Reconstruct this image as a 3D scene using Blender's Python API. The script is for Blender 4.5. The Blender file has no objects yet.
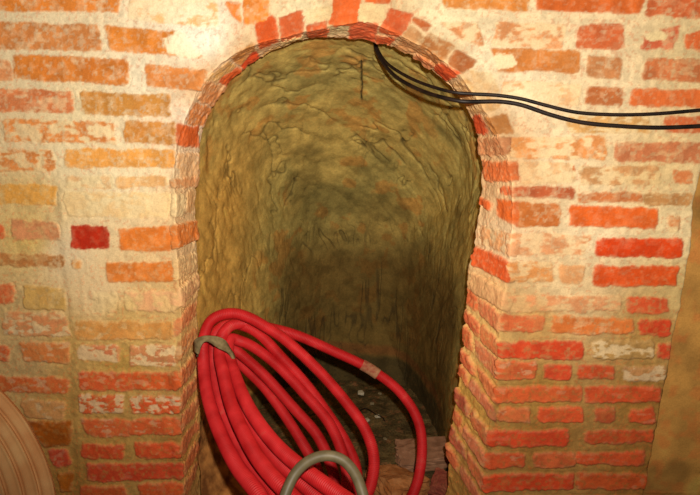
import bpy, math, random
import numpy as np
from mathutils import Matrix, Vector
random.seed(7); rng = np.random.default_rng(7)
C = bpy.context.scene.collection
scene = bpy.context.scene

# ------------------------------------------------------------------ camera
F = 560.0; CX, CY = 350.0, 247.5
H, D = 1.30, 1.50                                # height over the floor, distance to the wall face (y = 0)
PITCH, YAW, ROLL = math.radians(12.5), math.radians(4.0), math.radians(1.6)
cam_pos = np.array([0.0, -D, H])
fw = np.array([-math.sin(YAW)*math.cos(PITCH), math.cos(YAW)*math.cos(PITCH), -math.sin(PITCH)])
r0 = np.array([math.cos(YAW), math.sin(YAW), 0.0]); u0 = np.cross(r0, fw)
RT = math.cos(ROLL)*r0 + math.sin(ROLL)*u0
UP = -math.sin(ROLL)*r0 + math.cos(ROLL)*u0
cd = bpy.data.cameras.new('camera'); cam = bpy.data.objects.new('camera', cd); C.objects.link(cam)
cd.sensor_width = 36; cd.lens = F*36/700; cd.clip_start = 0.02
m = Matrix(((RT[0], UP[0], -fw[0], cam_pos[0]), (RT[1], UP[1], -fw[1], cam_pos[1]), (RT[2], UP[2], -fw[2], cam_pos[2]), (0, 0, 0, 1)))
cam.matrix_world = m
scene.camera = cam

def project(P):
    q = P - cam_pos
    d = q @ fw
    d = np.maximum(d, 0.05)
    return CX + F*(q @ RT)/d, CY - F*(q @ UP)/d
def ray(px, py):
    return fw + RT*((px-CX)/F) - UP*((py-CY)/F)
def on_y(px, py, y):                              # where the sight line meets the plane y
    r = ray(px, py); return cam_pos + r*((y + D)/r[1])
def on_z(px, py, z):
    r = ray(px, py); return cam_pos + r*((z - H)/r[2])
def at_d(px, py, d):
    return cam_pos + ray(px, py)*d

# ------------------------------------------------------------------ helpers
def lin(c):
    c = np.asarray(c, float)/255.0
    return np.where(c <= 0.04045, c/12.92, ((c+0.055)/1.055)**2.4)
def sm(a, b, x):
    t = np.clip((x-a)/(b-a), 0, 1); return t*t*(3-2*t)
def _hash(ix, iy, iz, seed):
    h = (ix*374761393 + iy*668265263 + iz*2147483647 + seed*1274126177) & 0xFFFFFFFF
    h = ((h ^ (h >> 13))*1274126177) & 0xFFFFFFFF
    h = ((h ^ (h >> 16))*2246822519) & 0xFFFFFFFF
    return ((h ^ (h >> 15)) & 0xFFFFFF)/float(0xFFFFFF)
def vnoise(P, seed=0):
    i = np.floor(P).astype(np.int64); f = P - i
    f = f*f*f*(f*(f*6-15)+10)
    r = 0
    for dx in (0, 1):
        wx = f[:, 0] if dx else 1-f[:, 0]
        for dy in (0, 1):
            wy = f[:, 1] if dy else 1-f[:, 1]
            for dz in (0, 1):
                wz = f[:, 2] if dz else 1-f[:, 2]
                r = r + wx*wy*wz*_hash(i[:, 0]+dx, i[:, 1]+dy, i[:, 2]+dz, seed)
    return r
def fbm(P, freq, octv=4, seed=0, gain=0.5):       # about 0..1, mean 0.5
    a = 1.0; s = 0; n = 0; Q = P*freq
    for k in range(octv):
        s = s + a*vnoise(Q + 17.3*k, seed+k); n += a; a *= gain; Q = Q*2.03
    return s/n
def contrast(n, k=2.2):
    return np.clip((n-0.5)*k + 0.5, 0, 1)

def mesh_np(name, V, Fq, mat, parent=None, col=None, smooth=True, uv=None):
    me = bpy.data.meshes.new(name)
    V = np.ascontiguousarray(V, np.float32); Fq = np.ascontiguousarray(Fq, np.int32)
    n, k = Fq.shape
    me.vertices.add(len(V)); me.vertices.foreach_set('co', V.ravel())
    me.loops.add(n*k); me.loops.foreach_set('vertex_index', Fq.ravel())
    me.polygons.add(n); me.polygons.foreach_set('loop_start', np.arange(0, n*k, k, dtype=np.int32))
    me.polygons.foreach_set('loop_total', np.full(n, k, np.int32))
    me.polygons.foreach_set('use_smooth', np.full(n, smooth, bool))
    me.update(calc_edges=True)
    if col is not None:
        a = me.attributes.new('tint', 'FLOAT_COLOR', 'POINT')
        a.data.foreach_set('color', np.c_[col, np.ones(len(col))].astype(np.float32).ravel())
    if uv is not None:
        a = me.attributes.new('run', 'FLOAT', 'POINT'); a.data.foreach_set('value', np.asarray(uv, np.float32))
    me.materials.append(mat)
    o = bpy.data.objects.new(name, me); C.objects.link(o)
    if parent: o.parent = parent
    return o
def grid_faces(nu, nv, wrap_u=False):
    i, j = np.meshgrid(np.arange(nu if wrap_u else nu-1), np.arange(nv-1), indexing='ij')
    i = i.ravel(); j = j.ravel(); i2 = (i+1) % nu
    return np.c_[i*nv+j, i2*nv+j, i2*nv+j+1, i*nv+j+1]
def struct(o):
    o['kind'] = 'structure'; return o
def tag(o, label, cat, group=None):
    o['label'] = label; o['category'] = cat
    if group: o['group'] = group
    return o

# ------------------------------------------------------------------ materials
def node_mat(name):
    mt = bpy.data.materials.new(name); mt.use_nodes = True
    nt = mt.node_tree; b = nt.nodes['Principled BSDF']
    return mt, nt, b
def tint_mat(name, fine=220, amt=0.25, bump=0.5, dist=0.002, rough=0.9, spec=0.25):
    mt, nt, b = node_mat(name); N = nt.nodes; L = nt.links
    at = N.new('ShaderNodeAttribute'); at.attribute_name = 'tint'
    tc = N.new('ShaderNodeTexCoord')
    nz = N.new('ShaderNodeTexNoise'); nz.inputs['Scale'].default_value = fine; nz.inputs['Detail'].default_value = 4
    L.new(tc.outputs['Object'], nz.inputs['Vector'])
    mr = N.new('ShaderNodeMapRange'); mr.inputs['From Min'].default_value = 0.3; mr.inputs['From Max'].default_value = 0.7
    mr.inputs['To Min'].default_value = 1-amt; mr.inputs['To Max'].default_value = 1+amt
    L.new(nz.outputs['Fac'], mr.inputs['Value'])
    vm = N.new('ShaderNodeVectorMath'); vm.operation = 'SCALE'
    L.new(at.outputs['Color'], vm.inputs[0]); L.new(mr.outputs['Result'], vm.inputs['Scale'])
    L.new(vm.outputs['Vector'], b.inputs['Base Color'])
    bp = N.new('ShaderNodeBump'); bp.inputs['Strength'].default_value = bump; bp.inputs['Distance'].default_value = dist
    L.new(nz.outputs['Fac'], bp.inputs['Height']); L.new(bp.outputs['Normal'], b.inputs['Normal'])
    b.inputs['Roughness'].default_value = rough; b.inputs['Specular IOR Level'].default_value = spec
    return mt
def noise_mat(name, c1, c2, scale=40, rough=0.7, bump=0.3, dist=0.001, spec=0.3, lo=0.35, hi=0.65):
    mt, nt, b = node_mat(name); N = nt.nodes; L = nt.links
    tc = N.new('ShaderNodeTexCoord'); nz = N.new('ShaderNodeTexNoise')
    nz.inputs['Scale'].default_value = scale; nz.inputs['Detail'].default_value = 5
    L.new(tc.outputs['Object'], nz.inputs['Vector'])
    cr = N.new('ShaderNodeValToRGB'); cr.color_ramp.elements[0].position = lo; cr.color_ramp.elements[1].position = hi
    cr.color_ramp.elements[0].color = (*c1, 1); cr.color_ramp.elements[1].color = (*c2, 1)
    L.new(nz.outputs['Fac'], cr.inputs['Fac']); L.new(cr.outputs['Color'], b.inputs['Base Color'])
    bp = N.new('ShaderNodeBump'); bp.inputs['Strength'].default_value = bump; bp.inputs['Distance'].default_value = dist
    L.new(nz.outputs['Fac'], bp.inputs['Height']); L.new(bp.outputs['Normal'], b.inputs['Normal'])
    b.inputs['Roughness'].default_value = rough; b.inputs['Specular IOR Level'].default_value = spec
    return mt
M_wall = tint_mat('old_brickwork', 230, 0.10, 0.35, 0.0015)
M_rock = tint_mat('cut_sandstone', 120, 0.14, 0.5, 0.002, 0.95, 0.1)
M_floor = tint_mat('earth_floor', 120, 0.35, 0.9, 0.006, 1.0, 0.1)

# ------------------------------------------------------------------ traced bricks
# every brick: corners as read off the photo, in the frame of one enlarged crop (origin, scale), colour, limewash share
T = {1: (0, 0, 3.3), 2: (0, 140, 3.3), 3: (0, 280, 3.3), 4: (0, 345, 3.3), 5: (180, 0, 3.3), 6: (350, 0, 3.3),
     7: (490, 0, 3.3), 8: (450, 130, 2.752), 9: (440, 300, 2.538)}
RAW = [
(1, -60,-30,400,-20,395,45,-60,35, 200,115,50, .25), (1, 430,-25,720,-15,720,95,425,65, 225,165,120, .8),
(1, -60,66,330,85,335,172,-60,160, 195,120,70, .3), (1, 345,85,600,105,680,195,360,165, 205,120,50, .1),
(1, 40,178,425,195,430,282,45,262, 200,115,50, .15), (1, -60,188,30,195,50,268,-60,265, 200,130,90, .3),
(1, 482,207,690,230,660,300,485,285, 200,120,65, .2), (1, -60,288,235,298,250,375,-60,368, 200,115,75, .4),
(1, 260,300,560,310,570,385,275,378, 195,130,65, .2), (1, 10,392,380,402,385,475,15,468, 205,125,70, .5),
(1, 410,395,582,403,582,480,412,470, 200,130,65, .2), (1, 580,410,660,415,655,485,578,480, 205,92,40, 0),
(1, -60,392,-5,394,-5,466,-60,464, 200,120,70, .3),
(2, -60,30,182,35,185,105,-60,105, 205,125,70, .5), (2, 210,30,580,32,580,92,212,92, 215,145,75, .2),
(2, 585,40,655,40,650,125,590,130, 215,165,125, .4), (2, 215,118,380,118,380,165,215,160, 215,170,130, .8),
(2, 385,120,555,118,555,152,385,158, 220,165,115, .4), (2, 560,130,652,115,650,155,565,160, 190,130,90, .2),
(2, -60,145,185,148,185,218,-60,215, 200,140,70, .4), (2, 210,172,565,172,565,258,215,255, 235,195,150, .6),
(2, 568,175,605,175,605,255,568,255, 235,200,160, .7), (2, 612,170,655,160,650,235,612,240, 215,165,120, .4),
(2, 30,262,190,275,200,335,40,330, 185,120,85, .3), (2, -60,275,10,278,12,330,-60,330, 200,90,50, .1),
(2, 235,282,360,285,362,360,235,360, 172,38,8, 0), (2, 390,290,566,285,570,368,395,365, 208,112,45, .1),
(2, 558,285,652,262,652,325,562,368, 205,115,55, .2), (2, -60,370,215,385,215,425,-60,415, 170,110,65, .4),
(2, 240,395,270,395,270,430,240,430, 210,140,80, .3), (2, 345,405,572,400,574,468,350,470, 212,117,50, .15),
(2, 566,400,650,365,650,430,568,466, 220,175,130, .5),
(3, -60,10,42,15,42,80,-60,82, 200,100,60, .2), (3, 70,20,215,30,215,105,75,95, 175,135,80, .3),
(3, 305,40,385,38,385,105,300,105, 215,150,110, .6), (3, 410,40,582,35,582,105,420,102, 225,165,125, .55),
(3, 578,35,655,-25,655,30,580,102, 220,165,125, .5), (3, 5,105,205,110,240,188,10,182, 195,125,85, .45),
(3, 248,135,577,135,577,195,250,195, 198,135,75, .35), (3, 573,135,650,65,650,110,575,195, 200,120,80, .3),
(3, 60,205,230,205,228,278,75,270, 195,115,65, .35), (3, -60,215,25,220,22,270,-60,270, 195,90,50, .2),
(3, 258,212,400,212,398,272,260,262, 205,120,85, .8), (3, 425,215,577,212,580,285,430,282, 185,115,80, .6),
(3, 576,215,650,145,650,190,578,285, 185,120,75, .3), (3, -60,318,225,325,222,380,-60,372, 195,95,50, .3),
(3, 258,302,440,302,440,365,260,362, 200,85,45, .22), (3, 436,302,590,302,592,362,436,362, 200,85,40, .2),
(3, 588,302,655,225,655,268,590,362, 185,100,60, .2), (3, 65,398,215,405,210,465,75,455, 180,125,80, .4),
(3, 258,378,412,376,405,440,262,440, 200,85,45, .62), (3, 430,382,592,378,594,442,435,440, 200,80,40, .45),
(3, 590,378,655,300,655,345,592,440, 180,100,65, .15), (3, -60,400,40,402,42,460,-60,455, 185,100,60, .3),
(4, 262,245,430,240,430,300,290,300, 195,90,50, .35), (4, 426,242,592,238,594,298,426,295, 195,85,45, .3),
(4, 590,240,655,165,655,208,592,298, 175,95,60, .1), (4, 85,252,235,252,235,330,140,345, 140,70,15, 0),
(4, 268,325,412,325,412,375,270,375, 200,75,40, .1), (4, 445,322,594,320,597,372,455,375, 200,75,40, .12),
(4, 593,320,655,235,655,275,595,372, 170,90,55, .1), (4, 285,388,602,388,604,442,290,450, 175,60,35, .12),
(4, 150,348,215,345,235,400,170,405, 195,75,50, .2), (4, 185,425,238,420,238,485,195,490, 150,80,20, 0),
(4, 265,465,415,460,415,525,265,530, 185,80,40, .1), (4, 458,455,604,452,606,512,460,512, 190,80,40, .1),
(4, 601,390,655,305,655,345,603,442, 165,85,50, .1), (4, 602,455,655,375,655,415,604,512, 160,90,55, .1),
(5, 150,8,200,14,203,78,165,40, 222,125,60, .2), (5, 208,-8,290,-8,296,72,215,80, 228,130,55, .25),
(5, 250,78,310,52,328,135,262,165, 210,85,35, .02), (5, 325,60,405,38,410,110,335,140, 190,85,45, .05),
(5, 408,40,500,20,505,60,415,80, 215,180,140, .6), (5, 415,88,492,65,485,122,425,128, 200,90,50, .1),
(5, 512,-25,602,-25,582,82,497,82, 210,92,40, .02), (5, 490,88,560,84,555,105,488,110, 225,200,160, .6),
(5, 592,15,680,12,668,72,582,68, 220,190,150, .6), (5, 620,-25,700,-25,690,9,612,10, 215,95,40, .05),
(5, 565,72,655,77,640,135,552,125, 200,88,55, .02), (5, 170,190,240,142,250,160,195,212, 170,110,60, .1),
(5, 195,212,250,168,262,190,205,228, 220,75,35, 0), (5, 125,268,185,218,202,228,158,290, 207,85,35, 0),
(5, 80,270,160,200,185,215,120,268, 190,140,85, .4), (5, 55,330,85,265,158,290,110,350, 195,125,80, .35),
(5, 18,405,42,340,105,355,78,420, 180,110,65, .15), (5, 270,180,325,150,328,160,275,190, 200,150,90, .3),
(5, 330,140,410,112,412,126,338,158, 215,180,130, .4),
(6, 130,30,215,50,160,125,95,100, 195,85,45, .05), (6, 85,110,150,124,130,148,80,132, 205,85,45, 0),
(6, 215,58,275,85,255,105,205,75, 185,95,50, .1), (6, 195,85,258,125,210,180,150,155, 185,130,90, .35),
(6, 265,108,350,152,290,215,215,172, 175,110,65, .3), (6, 350,160,420,205,370,245,325,210, 180,100,55, .05),
(6, 215,178,285,203,268,222,210,188, 175,100,65, .1), (6, 288,202,365,242,315,270,278,232, 210,80,40, 0),
(6, 335,280,380,262,500,350,400,378, 200,150,105, .45), (6, 385,232,470,240,495,300,420,290, 215,170,130, .6),
(6, 402,385,430,378,458,440,405,442, 215,80,40, 0), (6, 445,385,520,375,540,440,470,445, 175,110,60, .05),
(6, 310,-25,595,-20,585,35,310,25, 205,125,60, .15), (6, 300,75,420,75,440,150,380,140, 215,140,95, .7),
(7, 150,-25,515,-20,495,45,150,35, 207,97,40, .05), (7, 520,-20,740,-15,740,62,510,52, 195,95,55, .2),
(7, 20,68,255,80,235,162,0,150, 215,140,95, .7), (7, 295,80,440,75,445,165,280,160, 195,95,55, .12),
(7, 520,110,630,78,600,165,495,160, 195,90,60, .3), (7, 640,120,740,85,740,175,640,165, 205,95,50, .2),
(7, 0,155,300,165,300,240,30,240, 203,120,60, .08), (7, 325,182,440,190,430,265,320,255, 180,115,75, .2),
(7, 510,190,740,195,740,275,500,262, 190,105,65, .3), (7, 40,268,300,275,295,350,40,340, 220,165,125, .75),
(7, 320,282,445,290,440,350,310,345, 190,105,60, .2), (7, 475,288,740,298,740,358,460,350, 207,100,50, .08),
(7, 250,380,530,380,535,440,260,440, 205,150,95, .45), (7, 575,386,740,383,740,440,575,440, 200,100,60, .3),
(7, 60,455,300,455,300,520,60,520, 215,140,85, .6), (7, 410,470,740,470,740,540,410,535, 190,110,75, .35),
(8, 80,18,178,20,180,68,82,68, 180,115,80, .25), (8, 190,20,430,15,430,80,190,78, 220,140,85, .6),
(8, 88,82,190,85,190,142,94,140, 198,100,55, .1), (8, 192,85,345,90,340,150,195,150, 215,165,125, .7),
(8, 320,92,345,92,345,120,322,122, 210,110,60, 0), (8, 355,100,580,100,580,152,355,150, 205,145,100, .5),
(8, 610,110,665,110,665,148,612,148, 205,120,75, .2), (8, 138,152,345,160,340,192,140,180, 185,90,55, .2),
(8, 350,172,530,170,530,200,350,198, 195,110,65, .3), (8, 530,175,668,170,665,208,530,208, 180,125,80, .3),
(8, 76,178,120,200,115,225,74,203, 208,90,40, 0), (8, 125,190,195,195,190,268,128,240, 207,95,40, .05),
(8, 185,195,305,205,298,268,185,268, 192,105,50, .15), (8, 330,205,575,215,570,272,325,265, 217,95,35, .03),
(8, 600,235,635,235,630,285,600,285, 205,130,85, .5), (8, 85,262,160,280,165,345,85,315, 200,140,100, .45),
(8, 155,282,395,290,370,345,160,345, 215,145,105, .55), (8, 405,295,640,298,635,352,398,348, 205,62,14, .03),
(8, 68,318,168,360,168,422,68,375, 207,85,40, .08), (8, 160,362,285,365,285,420,165,422, 215,140,85, .45),
(8, 302,372,375,375,370,425,300,422, 215,150,105, .3), (8, 398,372,630,372,625,428,395,432, 207,75,24, .06),
(8, 62,390,162,450,167,510,60,445, 205,150,110, .4), (8, 160,455,470,455,470,500,160,500, 212,140,100, .5),
(8, 488,460,600,460,600,505,488,505, 202,80,45, .25),
(9, 150,35,265,40,262,82,155,82, 207,100,60, .3), (9, 285,38,495,48,495,85,285,85, 205,110,55, .35),
(9, 505,48,585,48,582,92,505,90, 202,65,35, .03), (9, 150,105,360,102,365,150,152,145, 202,67,35, .08),
(9, 385,102,540,102,540,150,385,150, 175,130,80, .45), (9, 548,110,590,108,588,150,545,148, 202,70,40, .1),
(9, 142,152,245,152,240,200,142,200, 207,95,55, .35), (9, 265,162,332,160,330,205,262,200, 202,70,40, 0),
(9, 348,165,445,165,442,202,345,200, 195,75,40, .12), (9, 462,170,575,168,572,205,462,205, 175,120,80, .5),
(9, 140,218,360,218,360,258,142,258, 197,85,45, .2), (9, 365,220,560,215,560,258,365,262, 197,75,40, .12),
(9, 145,270,230,270,228,310,145,308, 190,95,55, .3), (9, 248,270,362,270,362,310,248,308, 197,75,40, .08),
(9, 390,275,445,270,445,312,390,312, 190,85,50, .2), (9, 480,275,545,270,545,312,480,312, 197,75,40, .2),
(9, 122,328,325,328,325,370,124,370, 197,65,35, .1), (9, 368,332,540,325,540,362,368,365, 187,75,40, .15),
(9, 115,385,215,385,212,425,115,425, 192,75,40, .2), (9, 235,385,345,385,345,425,235,425, 182,85,50, .15),
(9, 345,388,520,382,520,420,345,420, 192,75,40, .12), (9, 108,440,340,438,340,480,108,485, 182,60,30, .08),
(9, 345,440,540,440,540,480,345,480, 190,80,40, .15), (9, 108,498,300,498,300,540,108,540, 180,65,35, .1),
(9, 315,498,520,498,520,540,315,540, 180,70,35, .1),
]
BR = []
for r in RAW:
    ox, oy, s = T[r[0]]
    q = np.array(r[1:9], float).reshape(4, 2)/s + [ox, oy]
    BR.append((q, lin(r[9:12])*np.array([1, 1, .88]), r[12], 0.7 if r[0] in (5, 6) else 0.0))
# the right jamb's courses run on into the reveal, two bricks deep
for k, (xc, ya, yb) in enumerate([(500, 314, 333), (499.5, 340, 358), (497.5, 360, 379), (496, 386, 402), (495, 406, 422), (488.5, 429, 446), (485.5, 452, 468), (483, 473, 490), (482, 497, 512)]):
    xi = np.interp(ya, [300, 495], [465, 446])
    cuts = [xc+1, xc - (xc-xi)*(0.5 if k % 2 else 0.62), xi-4]
    for a, b2 in zip(cuts[:-1], cuts[1:]):
        b3 = b2 + (2.0 if b2 != cuts[-1] else 0)
        def yy(y, x): return y + (x-xc)*0.0046*(y-138)
        q = np.array([[b3, yy(ya, b3)], [a, yy(ya, a)], [a, yy(yb, a)], [b3, yy(yb, b3)]])
        c = [(175, 85, 50), (165, 90, 60), (140, 66, 45), (165, 85, 50)] if k > 3 else [(195, 95, 55), (190, 105, 68), (180, 85, 52), (200, 110, 65)]
        c = c[(k*2 + (a == cuts[0])) % 4]
        BR.append((q, lin(c), 0.15, 0.4))
QF = np.array([[60,55,215,190,150],[145,80,225,205,170],[205,40,250,240,215],[190,120,245,230,205],[70,110,215,190,145],[30,140,215,185,140],
[65,155,230,205,160],[130,170,240,215,170],[30,195,195,160,100],[30,240,185,150,80],[66,250,235,205,160],[100,290,225,190,140],[30,310,170,140,90],
[125,320,190,150,85],[70,345,180,140,75],[120,360,170,130,60],[30,355,160,130,85],[70,400,160,120,60],[110,440,155,115,55],[70,480,140,100,45],
[180,450,140,100,45],[440,20,235,215,170],[560,20,225,195,150],[520,90,240,215,175],[600,90,225,195,150],[690,60,205,175,125],[560,150,235,205,160],
[660,170,215,180,125],[500,240,235,205,165],[590,230,235,205,160],[560,290,225,190,140],[680,230,225,195,145],[685,290,200,165,105],[540,320,190,140,75],
[650,330,175,130,65],[480,330,190,150,85],[540,390,160,115,50],[640,400,150,105,45],[480,400,150,110,50],[540,440,140,95,40],[640,470,140,95,40],
[460,400,150,115,50],[450,480,125,90,40],[300,20,235,215,170],[480,60,235,215,175],[187,205,222,182,130],[187,250,222,182,130],[187,290,210,165,105],[197,100,215,170,120],[188,128,215,170,120],[215,76,215,170,120],[245,55,215,170,120],[290,38,215,175,125],[335,28,215,175,125],[375,30,215,175,125],[410,45,205,160,110],[440,65,205,160,110],[460,85,205,160,110],[478,105,205,160,110],[492,135,210,165,115],[498,165,210,165,115],[496,200,215,170,120],[492,240,210,165,112],[485,290,195,150,95],[190,330,195,155,90],[190,400,150,110,55]], float)
BLOBS = [(196,42,28,15),(180,104,11,14),(152,108,12,5),(100,302,30,12),(500,62,16,8),
         (520,100,20,12),(60,225,8,40),(175,82,8,7),(90,258,10,10),(505,172,14,8),(125,302,12,10),(636,70,8,7),(655,35,12,7),(100,20,0,0)]

E_AX = fw + 0.10*UP; E_AX = E_AX/np.linalg.norm(E_AX)
FLASH = cam_pos + 0.045*RT + 0.075*UP
def expose(P, Nrm, floor=0.50):                    # how strongly the flash reaches a point: used to read surface colours off the photo
    q = P - FLASH; d = np.linalg.norm(q, axis=1)
    c = np.maximum(-(q*Nrm).sum(1)/d, floor)
    return c*(1.5/d)**2

def brickwork(P, Nrm):
    """albedo and relief of the brickwork at world points P"""
    n = len(P); u, v = project(P)
    w1 = fbm(P, 28, 3, 1) - .5; w2 = fbm(P, 28, 3, 5) - .5; w3 = fbm(P, 120, 2, 9) - .5
    uu = u + 5*w1 + 2.5*w3; vv = v + 4*w2 + 2.5*w3
    sd = np.full(n, 9.0); bc = np.zeros((n, 3)); ws = np.zeros(n); bid = np.zeros(n)
    for k, (q, c, w, grow) in enumerate(BR):
        lo = q.min(0) - 6; hi = q.max(0) + 6
        ix = np.nonzero((uu > lo[0]) & (uu < hi[0]) & (vv > lo[1]) & (vv < hi[1]))[0]
        if not len(ix): continue
        area = 0.5*sum(q[a][0]*q[(a+1) % 4][1] - q[(a+1) % 4][0]*q[a][1] for a in range(4))
        qq = q if area > 0 else q[::-1]
        d = np.full(len(ix), -99.0); acc = np.zeros(len(ix))
        for a in range(4):
            p0 = qq[a]; e = qq[(a+1) % 4] - p0; L = np.hypot(*e)
            if L < 1e-6: continue
            dd = ((uu[ix]-p0[0])*e[1] - (vv[ix]-p0[1])*e[0])/L
            d = np.maximum(d, dd); acc += np.exp(dd/1.3)
        d = 1.3*np.log(np.maximum(acc, 1e-9)) - grow       # soft corners
        better = d < sd[ix]; j = ix[better]
        sd[j] = d[better]; bc[j] = c; ws[j] = w; bid[j] = k
    # plain running bond where the photograph does not reach
    out = (u < -8) | (u > 708) | (v < -8) | (v > 503)
    row = np.floor(P[:, 2]/0.078); xx = P[:, 0]/0.30 + 0.5*(row % 2); col = np.floor(xx)
    dx = (0.5 - np.abs(xx-col-0.5))*0.30; dz = (0.5 - np.abs(P[:, 2]/0.078-row-0.5))*0.078
    g = (0.007 - np.minimum(dx, dz))*350 + 6*w3
    hsh = _hash(row.astype(np.int64), col.astype(np.int64), np.zeros(n, np.int64), 3)
    gc = lin((200, 110, 55))*(1-hsh[:, None]) + lin((190, 75, 42))*hsh[:, None]
    sd = np.where(out, g, sd); bc = np.where(out[:, None], gc, bc); ws = np.where(out, 0.3*hsh, ws); bid = np.where(out, 200+hsh*50, bid)
    mask = sm(1.0, -1.2, sd)
    # mortar colour field
    num = np.zeros((n, 3)); den = np.zeros(n)
    uc = np.clip(u, -20, 720); vc = np.clip(v, -20, 515)
    for f in QF:
        w = 1/(((uc-f[0])**2 + (vc-f[1])**2) + 300)**1.6
        num += w[:, None]*lin(f[2:]); den += w
    mort = num/den[:, None]
    nA = contrast(fbm(P, 30, 4, 21), 2.5); nB = contrast(fbm(P, 75, 4, 31), 2.6); nC = contrast(fbm(P, 14, 3, 41), 2.4); nD = contrast(fbm(P, 160, 2, 51), 2.0)
    lime = mort*1.05 + 0.03 + (.20*sm(300, 350, v))[:, None]*np.array([1, .95, .8])
    mort = mort*np.array([1, 1, 1.10])*(0.88 + 0.24*nB)[:, None]
    # brick mottling: lighter sandy and darker burnt patches
    shift = (_hash((bid*7).astype(np.int64), np.zeros(n, np.int64), np.zeros(n, np.int64), 9) - .5)*0.18
    b = bc*(0.88 + 0.26*nA + shift)[:, None]
    dusty = sm(.62, 1., nB)*0.26*np.clip(ws*5+.15+.8*sm(280, 330, v), 0, 1)
    b = b*(1-dusty)[:, None] + (mort*0.75 + bc*0.3)*dusty[:, None]
    red = sm(.6, .9, contrast(fbm(P, 22, 3, 61), 2.4))*0.35
    b = b*(1-red[:, None]) + b*np.array([.98, .84, .75])*red[:, None]
    spk = sm(.76, .95, contrast(fbm(P, 110, 3, 65), 2.4))*0.45*np.clip(ws*5+.1+.6*sm(280, 330, v), 0, 1)
    b = b*(1-spk[:, None]) + mort*.8*spk[:, None]
    ws = ws*np.where(ws > .42, .85, .45)
    wn = contrast(0.6*fbm(P, 38, 4, 71) + 0.4*fbm(P*np.array([.6, 1, 1.4]), 90, 3, 77), 3.2)
    wd = np.where(v > 325, .09, .24)
    wsh = sm(-wd, wd, ws - wn)*np.clip(ws*3, 0, 1)*0.80
    edge = sm(-4, 0, sd)*0.15*nB
    wsh = np.maximum(wsh, edge)
    for (bx, by, rx, ry) in BLOBS:
        if rx < 12 or (bx, by) in ((505, 172), (152, 108)): continue
        dd = np.sqrt(((u-bx)/rx)**2 + ((v-by)/ry)**2)
        wsh = np.maximum(wsh, sm(1.12, .88, dd + .8*w1 + .5*w3))
    b = b*(1-wsh[:, None]) + lime*wsh[:, None]
    col = mort*(1-mask[:, None]) + b*mask[:, None]
    spec = sm(.86, .95, nD)*(1-mask)*0.3
    col = col*(1-spec[:, None]) + lin((200, 95, 45))*spec[:, None]
    low = sm(150, 420, v)
    relief = mask*(0.0015 + 0.0035*low)*(1-0.5*wsh) + wsh*0.0015*nB + 0.0012*(nB-.5) + 0.0030*(nC-.5) + 0.0006*(nD-.5) + 0.002*(nA-.5)*mask
    # weak dark line at brick edges where mortar has dropped out
    gap = sm(1.6, .2, np.abs(sd-.6))*sm(.66, .9, nC)*0.5
    relief -= gap*0.004
    E = expose(P, Nrm)
    alb = 0.72*col*np.array([.99, 1.03, .96])/E[:, None]
    alb = np.clip(alb/np.maximum(1, alb.max(axis=1)/.80)[:, None], 0.004, .8)
    relief += mask*(_hash((bid*7).astype(np.int64), np.ones(n, np.int64), np.zeros(n, np.int64), 19)-.5)*0.002
    return alb, relief, mask, bid

# ------------------------------------------------------------------ opening outline
A_px = [(186,560),(184,495),(181,440),(180,400),(181,350),(181,310),(178,280),(176,250),(175,200),(174,175),(176,150),(179,135),(185,120),(192,101),(201,86),(213,70),(231,55),(252,45),(278,40),(296,34),(312,29),(330,26),(347,22),(372,21),(396,34),(415,43),(432,53),(449,65),(464,81),(476,96),(487,114),(496,130),(503,145),(509,160),(512,180),(513,210),(511,250),(509,275),(504,300),(500,325),(499,350),(497,385),(492,410),(488,440),(484,465),(483,495),(481,560)]
I_px = [(203,560),(201,495),(199,440),(200,405),(198,370),(197,335),(197,300),(197,283),(196,250),(195.5,215),(196,195),(196.5,170),(199,147),(203,127),(212,106),(225,88),(241,67),(260,56),(280,48),(301,40),(328,35),(350,37),(372,41),(396,47),(412,54),(430,66),(436,77),(447,83),(456,94),(470,115),(474,125),(480,140),(482,160),(482,180),(479,205),(476,235),(474,252),(470,266),(467,293),(464,327),(461,360),(458,385),(455,405),(452,430),(449,460),(447,495),(443,560)]
DEP = 0.16
Aw = np.array([on_y(x, y, 0.0) for x, y in A_px])[:, [0, 2]]
Iw = np.array([on_y(x, y, DEP) for x, y in I_px])[:, [0, 2]]
def smooth_poly(Q, n=1400):
    d = np.r_[0, np.cumsum(np.hypot(*np.diff(Q, axis=0).T))]
    t = np.linspace(0, d[-1], n); X = np.c_[np.interp(t, d, Q[:, 0]), np.interp(t, d, Q[:, 1])]
    k = np.ones(31)/31; Xp = np.pad(X, ((15, 15), (0, 0)), mode='edge')
    return np.c_[np.convolve(Xp[:, 0], k, 'valid'), np.convolve(Xp[:, 1], k, 'valid')]
Aw = smooth_poly(Aw); Iw = smooth_poly(Iw)
zs = on_y(175, 165, 0)[2]; 
xc = 0.5*(Aw[np.argmin(np.abs(Aw[:700, 1]-zs)), 0] + Aw[700+np.argmin(np.abs(Aw[700:, 1]-zs)), 0])
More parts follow.
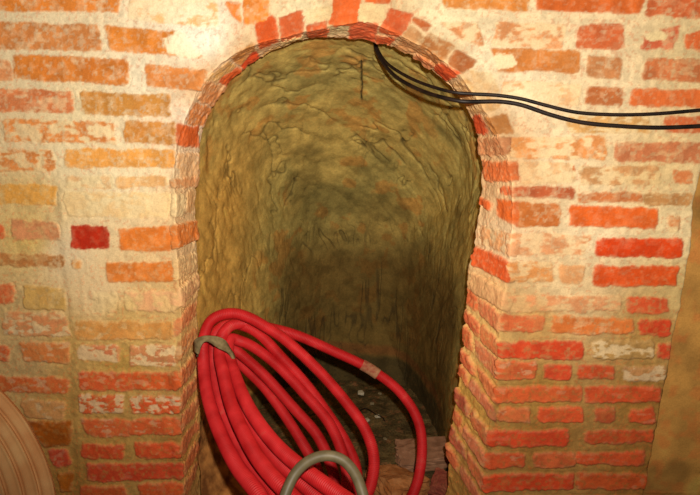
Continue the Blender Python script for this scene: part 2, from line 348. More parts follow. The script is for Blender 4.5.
def outline(Q, step=0.003, zlow=-0.05):
    """sampled left jamb (by height), arch (by angle), right jamb"""
    half = len(Q)//2
    Lq = Q[:half]; Lq = Lq[Lq[:, 1] < zs]; Rq = Q[half:]; Rq = Rq[Rq[:, 1] < zs]
    zz = np.arange(zlow, zs, step)
    o = np.argsort(Lq[:, 1]); xl = np.interp(zz, Lq[o, 1], Lq[o, 0])
    o = np.argsort(Rq[:, 1]); xr = np.interp(zz, Rq[o, 1], Rq[o, 0])
    Aq = Q[Q[:, 1] >= zs]; th = np.arctan2(Aq[:, 1]-zs, Aq[:, 0]-xc); r = np.hypot(Aq[:, 0]-xc, Aq[:, 1]-zs)
    o = np.argsort(th); tt = np.linspace(math.pi, 0, int(math.pi*0.45/step))
    rr = np.interp(tt, th[o], r[o]); rr[0] = abs(xl[-1]-xc); rr[-1] = abs(xr[-1]-xc)
    arch = np.c_[xc + rr*np.cos(tt), zs + rr*np.sin(tt)]
    return np.r_[np.c_[xl, zz], arch, np.c_[xr, zz][::-1]]
Ao = outline(Aw); Io = outline(Iw)
def normals2(Q):
    t = np.gradient(Q, axis=0); k = np.ones(41)/41
    t = np.c_[np.convolve(np.pad(t[:, 0], 20, mode='edge'), k, 'valid'), np.convolve(np.pad(t[:, 1], 20, mode='edge'), k, 'valid')]
    nn = np.c_[-t[:, 1], t[:, 0]]; return nn/np.linalg.norm(nn, axis=1)[:, None]      # outward
An = normals2(Ao); In = normals2(Io)

# ------------------------------------------------------------------ wall face
STEP = 0.0031
gx = np.arange(-1.55, 1.551, STEP); gz = np.arange(-0.02, 2.15, STEP)
X, Z = np.meshgrid(gx, gz, indexing='ij'); nx, nz = X.shape
P = np.c_[X.ravel(), np.zeros(X.size), Z.ravel()]
nrm = np.tile([0, -1.0, 0], (len(P), 1))
alb, rel, msk, bid = brickwork(P, nrm)
u, v = project(P)
wob = 4*(fbm(P, 25, 3, 81)-.5)
# left: the wall beside the pier stands back; right: a plastered side bay stands back further
eL = np.interp(v, [175, 250, 330, 480, 560], [56, 62, 73, 77, 80]) + wob
stepL = sm(4, -7, u-eL)*sm(172, 190, v)
eR = np.interp(v, [150, 195, 250, 300, 400, 480, 560], [706, 695, 689, 681, 661, 646, 632]) + wob*1.3
stepR = sm(-1, 8, u-eR)
plast = lin((178, 128, 62))*np.ones((len(P), 1))*(0.8+0.4*contrast(fbm(P, 18, 4, 91)))[:, None]
orange = sm(.45, .95, contrast(fbm(P, 30, 5, 95), 2.2))[:, None]*0.4
plast = plast*(1-orange) + lin((195, 100, 45))*orange
dark = sm(.5, .9, contrast(fbm(P, 7, 3, 97)))[:, None]*0.35
plast = np.clip(0.72*plast*(1-dark)/expose(P, nrm)[:, None], .004, .8)
sR = sm(.25, .7, stepR)[:, None]
alb = alb*(1-sR) + plast*sR
rel = rel*(1-0.7*sR[:, 0]) - 0.006*stepL - 0.05*stepR + 0.008*(fbm(P, 3, 2, 99)-.5)
P[:, 1] -= rel
holeQ = Ao + An*0.012
def inside(px, pz, Q):
    r = np.zeros(len(px), bool); n = len(Q)
    for a in range(n):
        x0, z0 = Q[a]; x1, z1 = Q[(a+1) % n]
        if z0 == z1: continue
        c = ((z0 > pz) != (z1 > pz)) & (px < (x1-x0)*(pz-z0)/(z1-z0) + x0)
        r ^= c
    return r
ins = inside(P[:, 0], P[:, 2], np.r_[holeQ[::8], holeQ[-1:], [[holeQ[-1, 0], -0.2], [holeQ[0, 0], -0.2]]])
Fq = grid_faces(nx, nz)
keep = ~ins[Fq].all(axis=1)
Fq = Fq[keep][:, ::-1] if False else Fq[keep]
used = np.zeros(len(P), bool); used[Fq.ravel()] = True
remap = np.cumsum(used)-1
wall = struct(mesh_np('wall_front', P[used], remap[Fq], M_wall, col=alb[used]))

# ------------------------------------------------------------------ arch ring, jambs and reveal
ts = np.r_[np.linspace(-0.036, -0.003, 12), np.linspace(0, DEP, 98), DEP+np.linspace(0.003, 0.10, 24)]
ns, nt_ = len(Ao), len(ts)
Pr = np.zeros((ns, nt_, 3)); Nr = np.zeros((ns, nt_, 3))
for j, t in enumerate(ts):
    if t < 0:
        Q = Ao - An*t; y = 0.0; N3 = np.tile([0, -1.0, 0], (ns, 1))
    elif t <= DEP:
        k = t/DEP; Q = Ao*(1-k) + Io*k; y = t; N3 = np.c_[-An[:, 0], np.zeros(ns), -An[:, 1]]
    else:
        Q = Io + In*(t-DEP); y = DEP; N3 = np.tile([0, 1.0, 0], (ns, 1))
    Pr[:, j, 0] = Q[:, 0]; Pr[:, j, 1] = y; Pr[:, j, 2] = Q[:, 1]; Nr[:, j] = N3
# blend normals round the two arrises
k = 5
Nb = Nr.copy()
for j in range(nt_):
    a, b2 = max(0, j-k), min(nt_, j+k+1)
    Nb[:, j] = Nr[:, a:b2].mean(axis=1)
Nb /= np.linalg.norm(Nb, axis=2)[:, :, None]
P = Pr.reshape(-1, 3); Nn = Nb.reshape(-1, 3)
alb, rel, msk, bid = brickwork(P, Nn)
rel = rel + msk*(_hash((bid*3).astype(np.int64), np.zeros(len(P), np.int64), np.zeros(len(P), np.int64), 29)-.4)*.006
tt = np.tile(ts, ns); ss = np.repeat(np.arange(ns)*0.003, nt_)
inner = sm(DEP-0.08, DEP-0.01, tt)*(tt <= DEP+0.05)
lump = (contrast(fbm(P, 13, 3, 111), 2.4)-.5)*0.006*inner + (contrast(fbm(P, 34, 2, 115), 2.4)-.5)*0.006*inner
sink = np.where(tt < -0.014, (tt+0.014)*0.30, 0)
P = P + Nn*(rel*1.4 + lump + sink + np.where(tt < 0, 0.008*(fbm(P, 3, 2, 99)-.5), 0))[:, None]
back = sm(DEP, DEP+0.01, tt)[:, None]
alb = alb*(1-back) + np.array([.30, .2, .09])*back
struct(mesh_np('trim_1', P, grid_faces(ns, nt_)[:, ::-1], M_wall, col=alb))

# ------------------------------------------------------------------ the hollow cut in the sandstone
Y0, Y1 = DEP-0.03, 1.34
base = outline(Iw, 0.0045, -0.35); bn = normals2(base)
nb0 = len(base)
# the jamb traces stop at the photo's lower edge: carry the sides straight down
widen = 0.045
Bq = base + bn*widen
xb = np.linspace(Bq[-1, 0], Bq[0, 0], 60)[1:-1]; Bq = np.r_[Bq, np.c_[xb, np.full(58, -0.35)]]
zc = 0.50
phi = np.r_[np.linspace(0, math.pi/2*0.97, 320), math.pi/2*(1-np.geomspace(.028, 1e-7, 60))]; p = 2.5
vv_ = np.sin(phi)**(2/p); sg = np.cos(phi)**(2/p)
nb = len(Bq); Pc = np.zeros((nb, len(phi), 3))
for j in range(len(phi)):
    a = vv_[j]
    top = 1 - 0.30*a**1.3
    dx = (Bq[:, 0]-xc)*sg[j]*(1-0.04*a) ; dz = Bq[:, 1]-zc
    dz = np.where(dz > 0, dz*top, dz)*sg[j]
    Pc[:, j, 0] = xc + 0.02*a + dx; Pc[:, j, 2] = zc + dz
    Pc[:, j, 1] = Y0 + (Y1-Y0)*a
gu = np.gradient(Pc, axis=0); gv = np.gradient(Pc, axis=1)
Nc = np.cross(gv, gu).reshape(-1, 3); Nc /= np.maximum(np.linalg.norm(Nc, axis=1), 1e-9)[:, None]
P = Pc.reshape(-1, 3)
cent = np.array([xc, 0.6, 0.75])
flip = ((cent-P)*Nc).sum(1) < 0; Nc[flip] *= -1
wrp = np.c_[fbm(P, 5, 3, 201), fbm(P, 5, 3, 205), fbm(P, 5, 3, 209)] - .5
Q = P + 0.07*wrp
# pick marks: short slanting scallops
dirv = np.array([.62, .30, -.72]); dirv /= np.linalg.norm(dirv)
al = Q @ dirv
Qs = (Q - np.outer(al, dirv))*np.array([1, 1, 1.]) + np.outer(al*0.10, dirv)
rg = 1 - np.abs(2*fbm(Qs, 11, 3, 221)-1)*2.2; rg = np.clip(rg, 0, 1)
dir2 = np.array([-.25, .75, -.6]); dir2 /= np.linalg.norm(dir2)
al2 = Q @ dir2
Q2 = (Q - np.outer(al2, dir2)) + np.outer(al2*0.08, dir2)
r2 = np.clip(1 - np.abs(2*fbm(Q2, 17, 3, 231)-1)*2.6, 0, 1)
u, v = project(P)
midz = sm(0.42, 0.8, P[:, 2])
crack = sm(.86, .99, rg)*sm(.45, .75, contrast(fbm(P, 4, 2, 241), 2.4))*midz
crack2 = sm(.86, .99, r2)*sm(.42, .7, contrast(fbm(P, 5, 2, 245), 2.4))*sm(.9, 1.05, P[:, 2])*(.4+.6*sm(-.15, .2, P[:, 0]))
# upright streaks low on the back wall
Qv = P*np.array([1, 1, .07]); st = np.clip(1-np.abs(2*fbm(Qv, 26, 2, 251)-1)*4, 0, 1)
streak = sm(.6, 1, st)*sm(.42, .7, contrast(fbm(P, 5, 2, 255)))*sm(.95, .6, P[:, 2])*sm(.45, .8, P[:, 1])
# one straight crack in the crown
cr = sm(1.3, .4, np.abs(u - (361 + .02*(v-60)) + 2*(fbm(P, 40, 2, 261)-.5)))*sm(58, 64, v)*sm(104, 99, v)*(P[:, 2] > .9)
fine = fbm(P, 45, 3, 271)-.5
disp = 0.016*(fbm(P, 6, 2, 275)-.5) + 0.005*(.5-rg)*midz + 0.0035*(.5-r2) + 0.003*fine - 0.006*crack - 0.005*crack2 - .004*streak - .01*cr
P = P + Nc*disp[:, None]
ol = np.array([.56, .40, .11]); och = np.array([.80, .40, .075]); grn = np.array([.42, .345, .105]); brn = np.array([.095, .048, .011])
c = ol*np.ones((len(P), 1))
k1 = sm(.35, .75, contrast(fbm(P, 3.5, 3, 281), 2.2))[:, None]; c = c*(1-.55*k1) + grn*.55*k1
k2 = sm(.60, .85, contrast(fbm(Q, 14, 4, 285), 2.4))[:, None]*sm(.35, .65, contrast(fbm(P, 3, 2, 287)))[:, None]; c = c*(1-.6*k2) + np.array([.55, .24, .05])*.6*k2
left = sm(xc-.05, xc-.34, P[:, 0])*sm(1.45, .95, P[:, 2])*sm(1.05, .5, P[:, 1]); c = c*(1-.65*left[:, None]) + och*.65*left[:, None]
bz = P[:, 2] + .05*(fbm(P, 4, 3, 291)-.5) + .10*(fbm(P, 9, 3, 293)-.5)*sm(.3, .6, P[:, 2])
band = sm(.98, .56, bz)*sm(.58, .95, P[:, 1]+.6*(P[:, 0]-xc))                                   # brown stratum; also paints shade into the back and right rock colour
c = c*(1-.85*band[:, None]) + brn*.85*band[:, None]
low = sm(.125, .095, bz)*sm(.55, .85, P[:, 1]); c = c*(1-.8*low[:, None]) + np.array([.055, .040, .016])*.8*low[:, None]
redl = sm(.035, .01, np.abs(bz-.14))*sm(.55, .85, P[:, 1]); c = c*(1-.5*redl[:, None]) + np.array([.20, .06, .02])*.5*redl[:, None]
back_tone = sm(.4, .8, contrast(fbm(P, 4.5, 3, 295), 2.3))*sm(.6, 1., P[:, 1]+.5*(P[:, 0]-xc))*sm(.7, .95, P[:, 2]); c = c*(1-.45*back_tone)[:, None]  # uneven darker patches towards the back and right of the upper rock
c = c*(.78+.44*contrast(fbm(P, 25, 4, 299)))[:, None]
dk = np.clip(0.5*crack + .6*crack2 + .55*streak + .95*cr, 0, .95)[:, None]  # shade of the grooves painted dark along the crack lines; streaks are drips
c = c*(1-dk) + np.array([.035, .025, .012])*dk
Fc = grid_faces(nb, len(phi), True)
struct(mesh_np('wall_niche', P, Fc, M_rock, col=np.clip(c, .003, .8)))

# ------------------------------------------------------------------ floor
gx = np.arange(-1.6, 1.6, .0075); gy = np.arange(-1.9, 1.32, .0075)
X, Y = np.meshgrid(gx, gy, indexing='ij'); P = np.c_[X.ravel(), Y.ravel(), np.zeros(X.size)]
P[:, 2] = .03*(fbm(P, 4, 3, 301)-.5) + .018*(fbm(P, 28, 4, 305)-.5) - .012
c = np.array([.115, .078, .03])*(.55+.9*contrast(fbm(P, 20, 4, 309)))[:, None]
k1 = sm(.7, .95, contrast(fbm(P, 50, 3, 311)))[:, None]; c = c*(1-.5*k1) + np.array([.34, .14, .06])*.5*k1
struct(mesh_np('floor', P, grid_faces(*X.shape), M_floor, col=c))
def floor_z(x, y):
    return 0.0

# ------------------------------------------------------------------ tubes
def spline(pts, step=0.006):
    Pt = np.asarray(pts, float); n = len(Pt)
    ext = np.r_[[2*Pt[0]-Pt[1]], Pt, [2*Pt[-1]-Pt[-2]]]
    out = []
    for i in range(n-1):
        p0, p1, p2, p3 = ext[i:i+4]
        t0 = 0; t1 = t0+np.linalg.norm(p1-p0)**.5; t2 = t1+np.linalg.norm(p2-p1)**.5; t3 = t2+np.linalg.norm(p3-p2)**.5
        m_ = max(3, int(np.linalg.norm(p2-p1)/step)); t = np.linspace(t1, t2, m_, endpoint=False)[:, None]
        A1 = (t1-t)/(t1-t0)*p0+(t-t0)/(t1-t0)*p1; A2 = (t2-t)/(t2-t1)*p1+(t-t1)/(t2-t1)*p2; A3 = (t3-t)/(t3-t2)*p2+(t-t2)/(t3-t2)*p3
        B1 = (t2-t)/(t2-t0)*A1+(t-t0)/(t2-t0)*A2; B2 = (t3-t)/(t3-t1)*A2+(t-t1)/(t3-t1)*A3
        out.append((t2-t)/(t2-t1)*B1+(t-t1)/(t2-t1)*B2)
    out.append(Pt[-1:]); S = np.concatenate(out)
    for _ in range(2):
        S[1:-1] = .25*S[:-2]+.5*S[1:-1]+.25*S[2:]
    d = np.r_[0, np.cumsum(np.linalg.norm(np.diff(S, axis=0), axis=1))]
    t = np.linspace(0, d[-1], max(4, int(d[-1]/step)))
    return np.c_[[np.interp(t, d, S[:, a]) for a in range(3)]].T, t
def frames(S):
    Tn = np.gradient(S, axis=0); Tn /= np.linalg.norm(Tn, axis=1)[:, None]
    n = np.cross(Tn[0], [0.3, 0.2, 1.0]); n /= np.linalg.norm(n); Ns = [n]
    for i in range(1, len(S)):
        n = Ns[-1] - Tn[i]*np.dot(Ns[-1], Tn[i]); Ns.append(n/np.linalg.norm(n))
    Ns = np.array(Ns); return Tn, Ns, np.cross(Tn, Ns)
def tube(name, pts, rad, mat, parent=None, seg=16, step=0.006, rib=None, ctr=None):
    S, t = spline(pts, step); Tn, N1, N2 = frames(S)
    a = np.linspace(0, 2*math.pi, seg, endpoint=False)
    r = np.full(len(S), rad)
    if rib: r = rad - rib[1]*(.5+.5*np.cos(2*math.pi*t/rib[0]))
    r = r*1.0
    V = S[None] + np.cos(a)[:, None, None]*N1[None]*r[None, :, None] + np.sin(a)[:, None, None]*N2[None]*r[None, :, None]
    V = V.reshape(-1, 3); Fq = grid_faces(seg, len(S), True)
    n0 = len(V); L = len(S)
    V = np.r_[V, S[:1], S[-1:]]
    caps = [[n0, ((i+1) % seg)*L, i*L, i*L] for i in range(seg)] + [[n0+1, i*L+L-1, ((i+1) % seg)*L+L-1, ((i+1) % seg)*L+L-1] for i in range(seg)]
    o_ = mesh_np(name, V, Fq, mat, parent, uv=np.r_[np.tile(t, seg), 0, 0])
    import bmesh
    bm = bmesh.new(); bm.from_mesh(o_.data); bm.verts.ensure_lookup_table()
    for cc in caps:
        bm.faces.new([bm.verts[i] for i in dict.fromkeys(cc)])
    bm.normal_update(); bm.to_mesh(o_.data); bm.free()
    return o_

# red corrugated conduit: dusty red plastic
def hose_mat():
    mt, nt, b = node_mat('red_conduit_plastic'); N = nt.nodes; L = nt.links
    at = N.new('ShaderNodeAttribute'); at.attribute_name = 'run'
    tc = N.new('ShaderNodeTexCoord'); nz = N.new('ShaderNodeTexNoise'); nz.inputs['Scale'].default_value = 16; nz.inputs['Detail'].default_value = 6
    L.new(tc.outputs['Object'], nz.inputs['Vector'])
    cr = N.new('ShaderNodeValToRGB'); e = cr.color_ramp.elements
    e[0].position = .3; e[0].color = (.40, .006, .007, 1); e[1].position = .62; e[1].color = (.60, .019, .021, 1)
    x = e.new(.80); x.color = (.56, .085, .06, 1)
    L.new(nz.outputs['Fac'], cr.inputs['Fac']); L.new(cr.outputs['Color'], b.inputs['Base Color'])
    b.inputs['Roughness'].default_value = .55; b.inputs['Specular IOR Level'].default_value = .3
    return mt
M_hose = hose_mat()
R = 0.0182
def strand(lst):
    return [at_d(x, y, d*0.925) for x, y, d in lst]
N1 = strand([(290,545,1.24),(258,494,1.31),(238,468,1.40),(224,442,1.49),(213,415,1.60),(206,388,1.72),(203.5,361,1.83),(204,338,1.88)])
F1 = strand([(210,322,1.90),(221,315,1.90),(235,313.5,1.90),(250,318,1.90),(266,327,1.90),(283,338,1.90),(317,369,1.90),(346,402,1.88),(366,431,1.85),(374,458,1.83),(371,485,1.80),(360,512,1.76)])
N2 = strand([(310,545,1.29),(276,494,1.365),(256,471,1.45),(240,447,1.54),(226,419,1.65),(217,390,1.77),(213,362,1.88),(213,343,1.92)])
F2 = strand([(217,331,1.95),(228,324,1.96),(244,326,1.96),(259,334,1.96),(283,359,1.96),(304,382,1.95),(325,410,1.93),(346,443,1.90),(356,468,1.87),(357,494,1.83),(350,520,1.78)])
N3 = strand([(325,530,1.24),(283,488,1.30),(259,460,1.39),(243,432,1.49),(231,404,1.61),(223,372,1.74),(219.5,354,1.83),(221,340,1.87)])
G = strand([(225,331,1.90),(231,325.5,1.92),(241,323.5,1.95),(253,325,1.98),(270,328,2.01),(296,335,2.05),(333,351,2.09),(370,369,2.10),(399,391,2.08),(417,418,2.05),(422,443,2.02),(418.5,478,1.98),(408,505,1.93)])
N4 = strand([(375,522,1.25),(335,492,1.31),(304,469.5,1.38),(280,449,1.45),(260,425,1.54),(246,402,1.63),(236,378,1.74),(229.5,358,1.83),(228,347,1.87)])
F3 = strand([(231,339,1.91),(240,341,1.94),(250,345,1.95),(275,363,1.95),(304,393,1.93),(329,423,1.90),(342,452,1.87),(347,480,1.83),(343,508,1.78)])
N5 = strand([(350,530,1.31),(310,490,1.38),(284,467,1.45),(264,444,1.53),(246,415,1.65),(233,383,1.78),(226,356,1.88),(226,350,1.91)])
F4 = strand([(230,347,1.95),(238,352,1.98),(250,362,1.99),(267,378,1.98),(292,406,1.96),(317,435,1.93),(329,460,1.89),(336,485,1.85),(335,512,1.80)])
N6 = strand([(330,545,1.36),(290,494,1.43),(262,462,1.52),(243,432,1.63),(228,400,1.76),(220,370,1.88),(218,356,1.93)])
F5 = strand([(224,351,2.0),(236,360,2.03),(250,373,2.03),(264,387,2.02),(284,414,1.99),(300,439,1.96),(311,458,1.92),(319,475,1.88),(322,500,1.83)])
turns = [(N1, F1), (N4, F3), (N5, F4), (N2, F2), (N6, F5), (N3, G)]
path = []
for k, (a, b2) in enumerate(turns):
    if path:
        p0 = np.array(path[-1]); p1 = np.array(a[0]); mid = .5*(p0+p1); mid[2] = min(p0[2], p1[2]) - .02; mid[2] = max(.045 + .012*k, mid[2])
        mid = mid + np.array([.05, -.02, 0]); path.append(mid)
    path += list(a) + list(b2)
path[0:0] = [np.array(N1[0]) + np.array([.16, -.02, -.18])]
end = np.array(path[-1]); path += [end + np.array([-.05, -.08, -.06]), np.array([end[0]-.16, end[1]-.18, .05])]
path = [np.array([q[0], q[1], max(q[2], .04)]) for q in path]
coil = bpy.data.objects.new('hose_coil', None); C.objects.link(coil); coil.location = (0, 0, 0)
tag(coil, 'thick red corrugated hose in a tied hanging coil inside the arched niche', 'hose')
hose = tube('hose', path, R, M_hose, coil, seg=18, step=0.0013, rib=(0.0052, 0.0024))
wp_ = strand([(362,364.5,2.103),(370,369,2.10),(378,374.5,2.096)])
M_worn = noise_mat('worn_pale_sleeve', (.28, .07, .035), (.40, .19, .09), 60, .8, .3, .001)
sl = tube('repair_sleeve', wp_, R+.0012, M_worn, coil, seg=18, step=.002); sl['label'] = 'pale worn patch on the outermost hose loop'
# cloth tie round the bundle
M_tie = noise_mat('dusty_cloth_tie', (.16, .11, .045), (.30, .22, .10), 60, .95, .5, .002)
tp = strand([(196.5,352,1.80),(198,343,1.785),(205,338.5,1.775),(214,340,1.77),(223,345,1.775),(231,353,1.80),(236,363,1.84),(238,372,1.92),(231,366,2.04),(218,356,2.05),(205,350,2.0),(197,352,1.90)])
def ribbon(name, pts, width, thick, axis, mat, parent):
    S, t = spline(list(pts)+[pts[0]], .004); Tn, _, _ = frames(S)
    ax = np.tile(np.asarray(axis)/np.linalg.norm(axis), (len(S), 1)); ax -= Tn*(ax*Tn).sum(1)[:, None]; ax /= np.linalg.norm(ax, axis=1)[:, None]
    nn = np.cross(Tn, ax)
    w = width*(.9+.25*np.sin(t*70))
    V = np.stack([S + ax*(w*sx/2)[:, None] + nn*(thick*sy/2) for sx, sy in ((-1, -1), (-.4, -1.3), (.4, -1.3), (1, -1), (1, 1), (0, 1.2), (-1, 1))])
    return mesh_np(name, V.reshape(-1, 3), grid_faces(7, len(S), True), mat, parent)
tie = ribbon('tie', tp, .026, .006, UP - .25*RT, M_tie, coil); tie['label'] = 'dusty khaki cloth tie round the bundle'

# grey cable loop in front
M_grey = noise_mat('grey_plastic', (.105, .08, .038), (.15, .115, .058), 50, .5, .1, .0005, .4)
gp = strand([(262,600,1.12),(272,545,1.15),(281,510,1.18),(287,490,1.20),(297,471,1.215),(312,459,1.22),(328,455.5,1.22),(343,460,1.215),(354,472,1.20),(361,488,1.18),(366,510,1.16),(368,545,1.13),(366,600,1.10)])
lo = np.array(gp[0]); hi_ = np.array(gp[-1])
gp = [np.array([lo[0]-.20, lo[1]+.02, .03]), np.array([lo[0]-.06, lo[1]+.02, .08])] + gp + [np.array([hi_[0]+.04, hi_[1]-.02, .08]), np.array([hi_[0]+.22, hi_[1]-.05, .03])]
tag(tube('grey_hose', gp, .0108, M_grey, seg=16), 'thin smooth grey hose bent in an upright loop before the red coil', 'hose')

# black cables over the crown and along the wall
M_blk = noise_mat('black_cable_rubber', (.006, .004, .003), (.022, .011, .007), 25, .5, .1, .0005, .25)
def cab(lst):
    return [on_y(x, y, yy) for x, y, yy in lst]
c1 = cab([(371,24,.355),(374,38,.335),(378,50,.30),(384,60,.26),(393,68,.20),(410,78,.12),(430,86,.04),(455,92.5,-.014),(475,94,-.016),(495,95,-.014),(520,98.5,-.013),(545,105,-.013),(575,112,-.013),(610,114.5,-.013),(650,114,-.013),(700,110,-.013),(740,106,-.013),(775,100,-.013)])
c2 = cab([(367,24,.34),(373.5,39,.315),(377,52,.29),(384,64,.25),(396,77,.18),(420,90,.09),(445,98,.0),(463,101.5,-.022),(480,101.5,-.016),(500,101.5,-.013),(520,104.5,-.013),(550,114.5,-.013),(580,122,-.013),(620,126,-.013),(660,127.5,-.013),(700,126,-.013),(740,124,-.013),(775,121,-.013)])
tag(tube('cable', c1, .0044, M_blk, seg=10), 'upper of two black cables running from the arch crown across the right wall', 'cable')
tag(tube('cable', c2, .0052, M_blk, seg=10), 'lower, thicker of two black cables sagging from the arch crown across the right wall', 'cable')

# ------------------------------------------------------------------ rubble on the niche floor
import bmesh
def rock(name, dims, loc, rot, mat, seed, label, cat, group=None, chip=.14, rough=.09):
    bm = bmesh.new(); bmesh.ops.create_cube(bm, size=1.0)
    bmesh.ops.subdivide_edges(bm, edges=bm.edges[:], cuts=9, use_grid_fill=True)
    r = random.Random(seed)
    V = np.array([v.co[:] for v in bm.verts])
    cut = [(np.array([r.uniform(-1, 1), r.uniform(-1, 1), r.uniform(-.6, 1)]), r.uniform(.50, .62)) for _ in range(4)]
    for n_, dd in cut:
        n_ = n_/np.linalg.norm(n_); s_ = V @ n_ - dd
        V = V - np.outer(np.maximum(s_, 0), n_)
    V = V + (np.c_[fbm(V+seed, 3, 3, 401), fbm(V+seed, 3, 3, 405), fbm(V+seed, 3, 3, 409)]-.5)*chip + (np.c_[fbm(V+seed, 14, 2, 411), fbm(V+seed, 14, 2, 415), fbm(V+seed, 14, 2, 419)]-.5)*rough
    V = V*np.array(dims)
    for v_, q in zip(bm.verts, V): v_.co = q
    me = bpy.data.meshes.new(name); bm.to_mesh(me); bm.free()
    for f in me.polygons: f.use_smooth = False
    me.materials.append(mat)
    o_ = bpy.data.objects.new(name, me); C.objects.link(o_); o_.rotation_euler = [math.radians(a) for a in rot]; o_.location = loc
    bpy.context.view_layer.update()
    zmin = min((o_.matrix_world @ Vector(v_.co)).z for v_ in me.vertices)
    o_.location.z += loc[2] - zmin
    return tag(o_, label, cat, group)
M_rub1 = noise_mat('dusty_pink_brick', (.26, .12, .06), (.40, .20, .11), 30, .95, .6, .004)
M_rub2 = noise_mat('orange_broken_brick', (.38, .13, .03), (.50, .21, .07), 35, .95, .6, .004)
M_rub3 = noise_mat('dark_red_brick', (.26, .05, .03), (.36, .10, .05), 35, .95, .6, .004)
M_slab = noise_mat('rust_brown_stone', (.20, .07, .015), (.66, .28, .07), 22, .95, .8, .006)
p = on_z(428, 456, .03); rock('brick', (.24, .13, .065), (p[0], p[1], -.008), (3, -4, 8), M_rub1, 3, 'dusty pink brick lying on niche floor beside the right jamb', 'brick')
p = on_z(397, 484, .05); rock('broken_brick', (.17, .15, .085), (p[0], p[1], -.006), (-8, 10, 38), M_rub2, 5, 'orange broken brick on the niche floor, just left of the big hose loop foot', 'brick')
p = on_z(443, 485, .03); rock('broken_brick', (.085, .08, .06), (p[0], p[1], -.008), (5, 6, -20), M_rub3, 8, 'dark red brick lump in front of the dusty pink brick by right jamb', 'brick')
M_chip = noise_mat('white_chip', (.40, .33, .2), (.60, .52, .38), 60, .8, .4, .002)
M_grit = noise_mat('grey_grit', (.20, .15, .08), (.32, .25, .14), 60, .9, .4, .002)
for i, (x, y, s, lb, mt) in enumerate([(361, 393, .022, 'pale oblong chip farthest back on the dark niche floor', M_chip), (377.5, 416, .016, 'small white chip touching the thin dark wire on the niche floor', M_chip),
                              (367, 420, .020, 'white lump at the left end of the thin dark wire', M_chip),
                              (362, 424, .012, 'tiny pale crumb just below the white lump on the niche floor', M_grit),
                              (385, 438, .011, 'tiny pale crumb alone on bare floor between both hose loops', M_grit),
                              (380, 393, .012, 'small dull pebble right of the pale oblong chip', M_grit),
                              (372, 403, .014, 'small dull pebble just above the thin dark wire', M_grit)]):
    p = on_z(x, y, .004); rock('chip' if mt is M_chip else 'pebble', (s*1.3, s, s*.6), (p[0], p[1], -.004), (5, 8, 30*i), mt, 20+i, lb, 'chip' if mt is M_chip else 'pebble', 'debris on the niche floor', .2, .1)
wp = [on_z(x, y, .006+.004*(i % 2)) for i, (x, y) in enumerate([(358, 414), (361, 410), (366, 408.5), (371, 411), (377, 415), (382, 417), (385, 421)])]
tag(tube('wire', wp, .0028, M_blk, seg=8, step=.004), 'thin dark curved wire lying on niche floor among the white chips', 'wire')

# rough brown slab leaning inside the left jamb
def slab():
    # outline traced in the niche, leaning on the left jamb; real thickness
    tp_ = [(202,408,.20),(212,412,.24),(224,440,.26),(240,470,.24),(262,505,.18),(275,560,.12),(215,560,-.02),(204,500,.06),(198,455,.12)]
    q0 = [on_y(x, y, yy) for x, y, yy in tp_]
    bm = bmesh.new(); ctr = np.mean(q0, axis=0); nn = ray(225, 460); nn = nn/np.linalg.norm(nn)
    vs = [bm.verts.new(q) for q in q0]; f = bm.faces.new(vs)
    r = bmesh.ops.extrude_face_region(bm, geom=[f])
    for v_ in [g for g in r['geom'] if isinstance(g, bmesh.types.BMVert)]: v_.co += Vector(nn*.05)
    bmesh.ops.triangulate(bm, faces=bm.faces[:])
    bmesh.ops.recalc_face_normals(bm, faces=bm.faces[:])
    bmesh.ops.subdivide_edges(bm, edges=bm.edges[:], cuts=5, use_grid_fill=True)
    V = np.array([v_.co[:] for v_ in bm.verts])
    V = V + .03*(np.c_[fbm(V, 9, 3, 501), fbm(V, 9, 3, 505), fbm(V, 9, 3, 509)]-.5) + .012*(np.c_[fbm(V, 40, 2, 511), fbm(V, 40, 2, 515), fbm(V, 40, 2, 519)]-.5)
    for v_, q in zip(bm.verts, V): v_.co = q
    me = bpy.data.meshes.new('stone_slab'); bm.to_mesh(me); bm.free(); me.materials.append(M_slab)
    o_ = bpy.data.objects.new('stone_slab', me); C.objects.link(o_)
    tag(o_, 'rough rust-brown stone slab leaning against left jamb behind the red coil', 'stone')
slab()

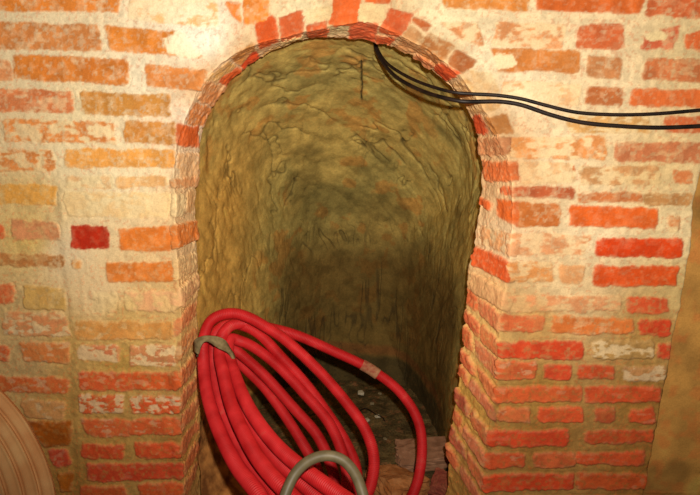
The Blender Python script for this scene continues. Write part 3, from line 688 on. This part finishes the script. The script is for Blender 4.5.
# ribbed round tub in the lower left corner
M_tub = noise_mat('tan_orange_clay', (.44, .17, .05), (.54, .29, .11), 11, .8, .3, .003)
def tub():
    axis = ray(10, 440); axis /= np.linalg.norm(axis)
    o0 = at_d(30, 440, 1.20)
    e1 = np.cross(axis, [0, 0, 1]); e1 /= np.linalg.norm(e1); e2 = np.cross(e1, axis)
    q = []
    for x, y in ((0, 388), (35, 433), (57, 495)):               # three points of its rim, in the plane of the end
        rr_ = ray(x, y); w_ = cam_pos + rr_*(np.dot(o0-cam_pos, axis)/np.dot(rr_, axis)) - o0
        q.append((w_ @ e1, w_ @ e2))
    (ax, ay), (bx, by), (cx_, cy_) = q
    d_ = 2*(ax*(by-cy_)+bx*(cy_-ay)+cx_*(ay-by))
    ux = ((ax*ax+ay*ay)*(by-cy_)+(bx*bx+by*by)*(cy_-ay)+(cx_*cx_+cy_*cy_)*(ay-by))/d_
    uy = ((ax*ax+ay*ay)*(cx_-bx)+(bx*bx+by*by)*(ax-cx_)+(cx_*cx_+cy_*cy_)*(bx-ax))/d_
    ctr = o0 + e1*ux + e2*uy; Rr = math.hypot(ax-ux, ay-uy)
    prof = [(0, .05)]
    # concentric ribs on the end, then the barrel side
    n = 9
    for i in range(n):
        a0 = Rr*(.46 + .54*i/n); a1 = Rr*(.46 + .54*(i+1)/n); w = a1-a0
        zz = .045 - .035*(i/n) + (.055*(i/n)**2)
        prof += [(a0+.03*w, zz+.014), (a0+.16*w, zz+.001), (a0+.30*w, zz-.003), (a0+.55*w, zz-.001), (a0+.74*w, zz), (a0+.80*w, zz-.006), (a0+.93*w, zz-.005), (a0+.98*w, zz+.014)]
    prof += [(Rr+.002, zz+.02), (Rr, zz+.05), (Rr-.02, .15), (Rr-.05, .18), (0, .18)]
    seg = 160; a = np.linspace(0, 2*math.pi, seg, endpoint=False)
    pr = np.array(prof)
    V = (np.cos(a)[:, None, None]*e1 + np.sin(a)[:, None, None]*e2)*pr[None, :, 0, None] + axis*pr[None, :, 1, None]
    V = V.reshape(-1, 3); V = V + .006*(np.c_[fbm(V+5, 8, 2, 601), fbm(V+5, 8, 2, 605), fbm(V+5, 8, 2, 609)]-.5)
    o_ = mesh_np('round_tub', V, grid_faces(seg, len(prof), True), M_tub)
    o_.location = ctr
    return tag(o_, 'round tan-orange ribbed tub standing on edge before the wall, lower left corner', 'tub')
tub()

# ------------------------------------------------------------------ light: the camera's flash and a faint room glow
ld = bpy.data.lights.new('camera_flash', 'SPOT'); lo_ = bpy.data.objects.new('camera_flash', ld); C.objects.link(lo_)
ld.energy = 164; ld.color = (1.0, .93, .82); ld.shadow_soft_size = .012; ld.spot_size = math.radians(118); ld.spot_blend = 1.0
lo_.location = FLASH
aim = Vector(fw + 0.27*UP + .0*RT)
lo_.rotation_euler = aim.to_track_quat('-Z', 'Y').to_euler()
w = bpy.data.worlds.new('World'); scene.world = w; w.use_nodes = True
w.node_tree.nodes['Background'].inputs[0].default_value = (1.0, .80, .55, 1); w.node_tree.nodes['Background'].inputs[1].default_value = .045
vs = scene.view_settings; vs.view_transform = 'Standard'; vs.look = 'None'; vs.exposure = 0.0; vs.gamma = 1.0; vs.use_curve_mapping = False
print('opening', xc, zs, Ao.min(0), Ao.max(0), Io.min(0), Io.max(0))
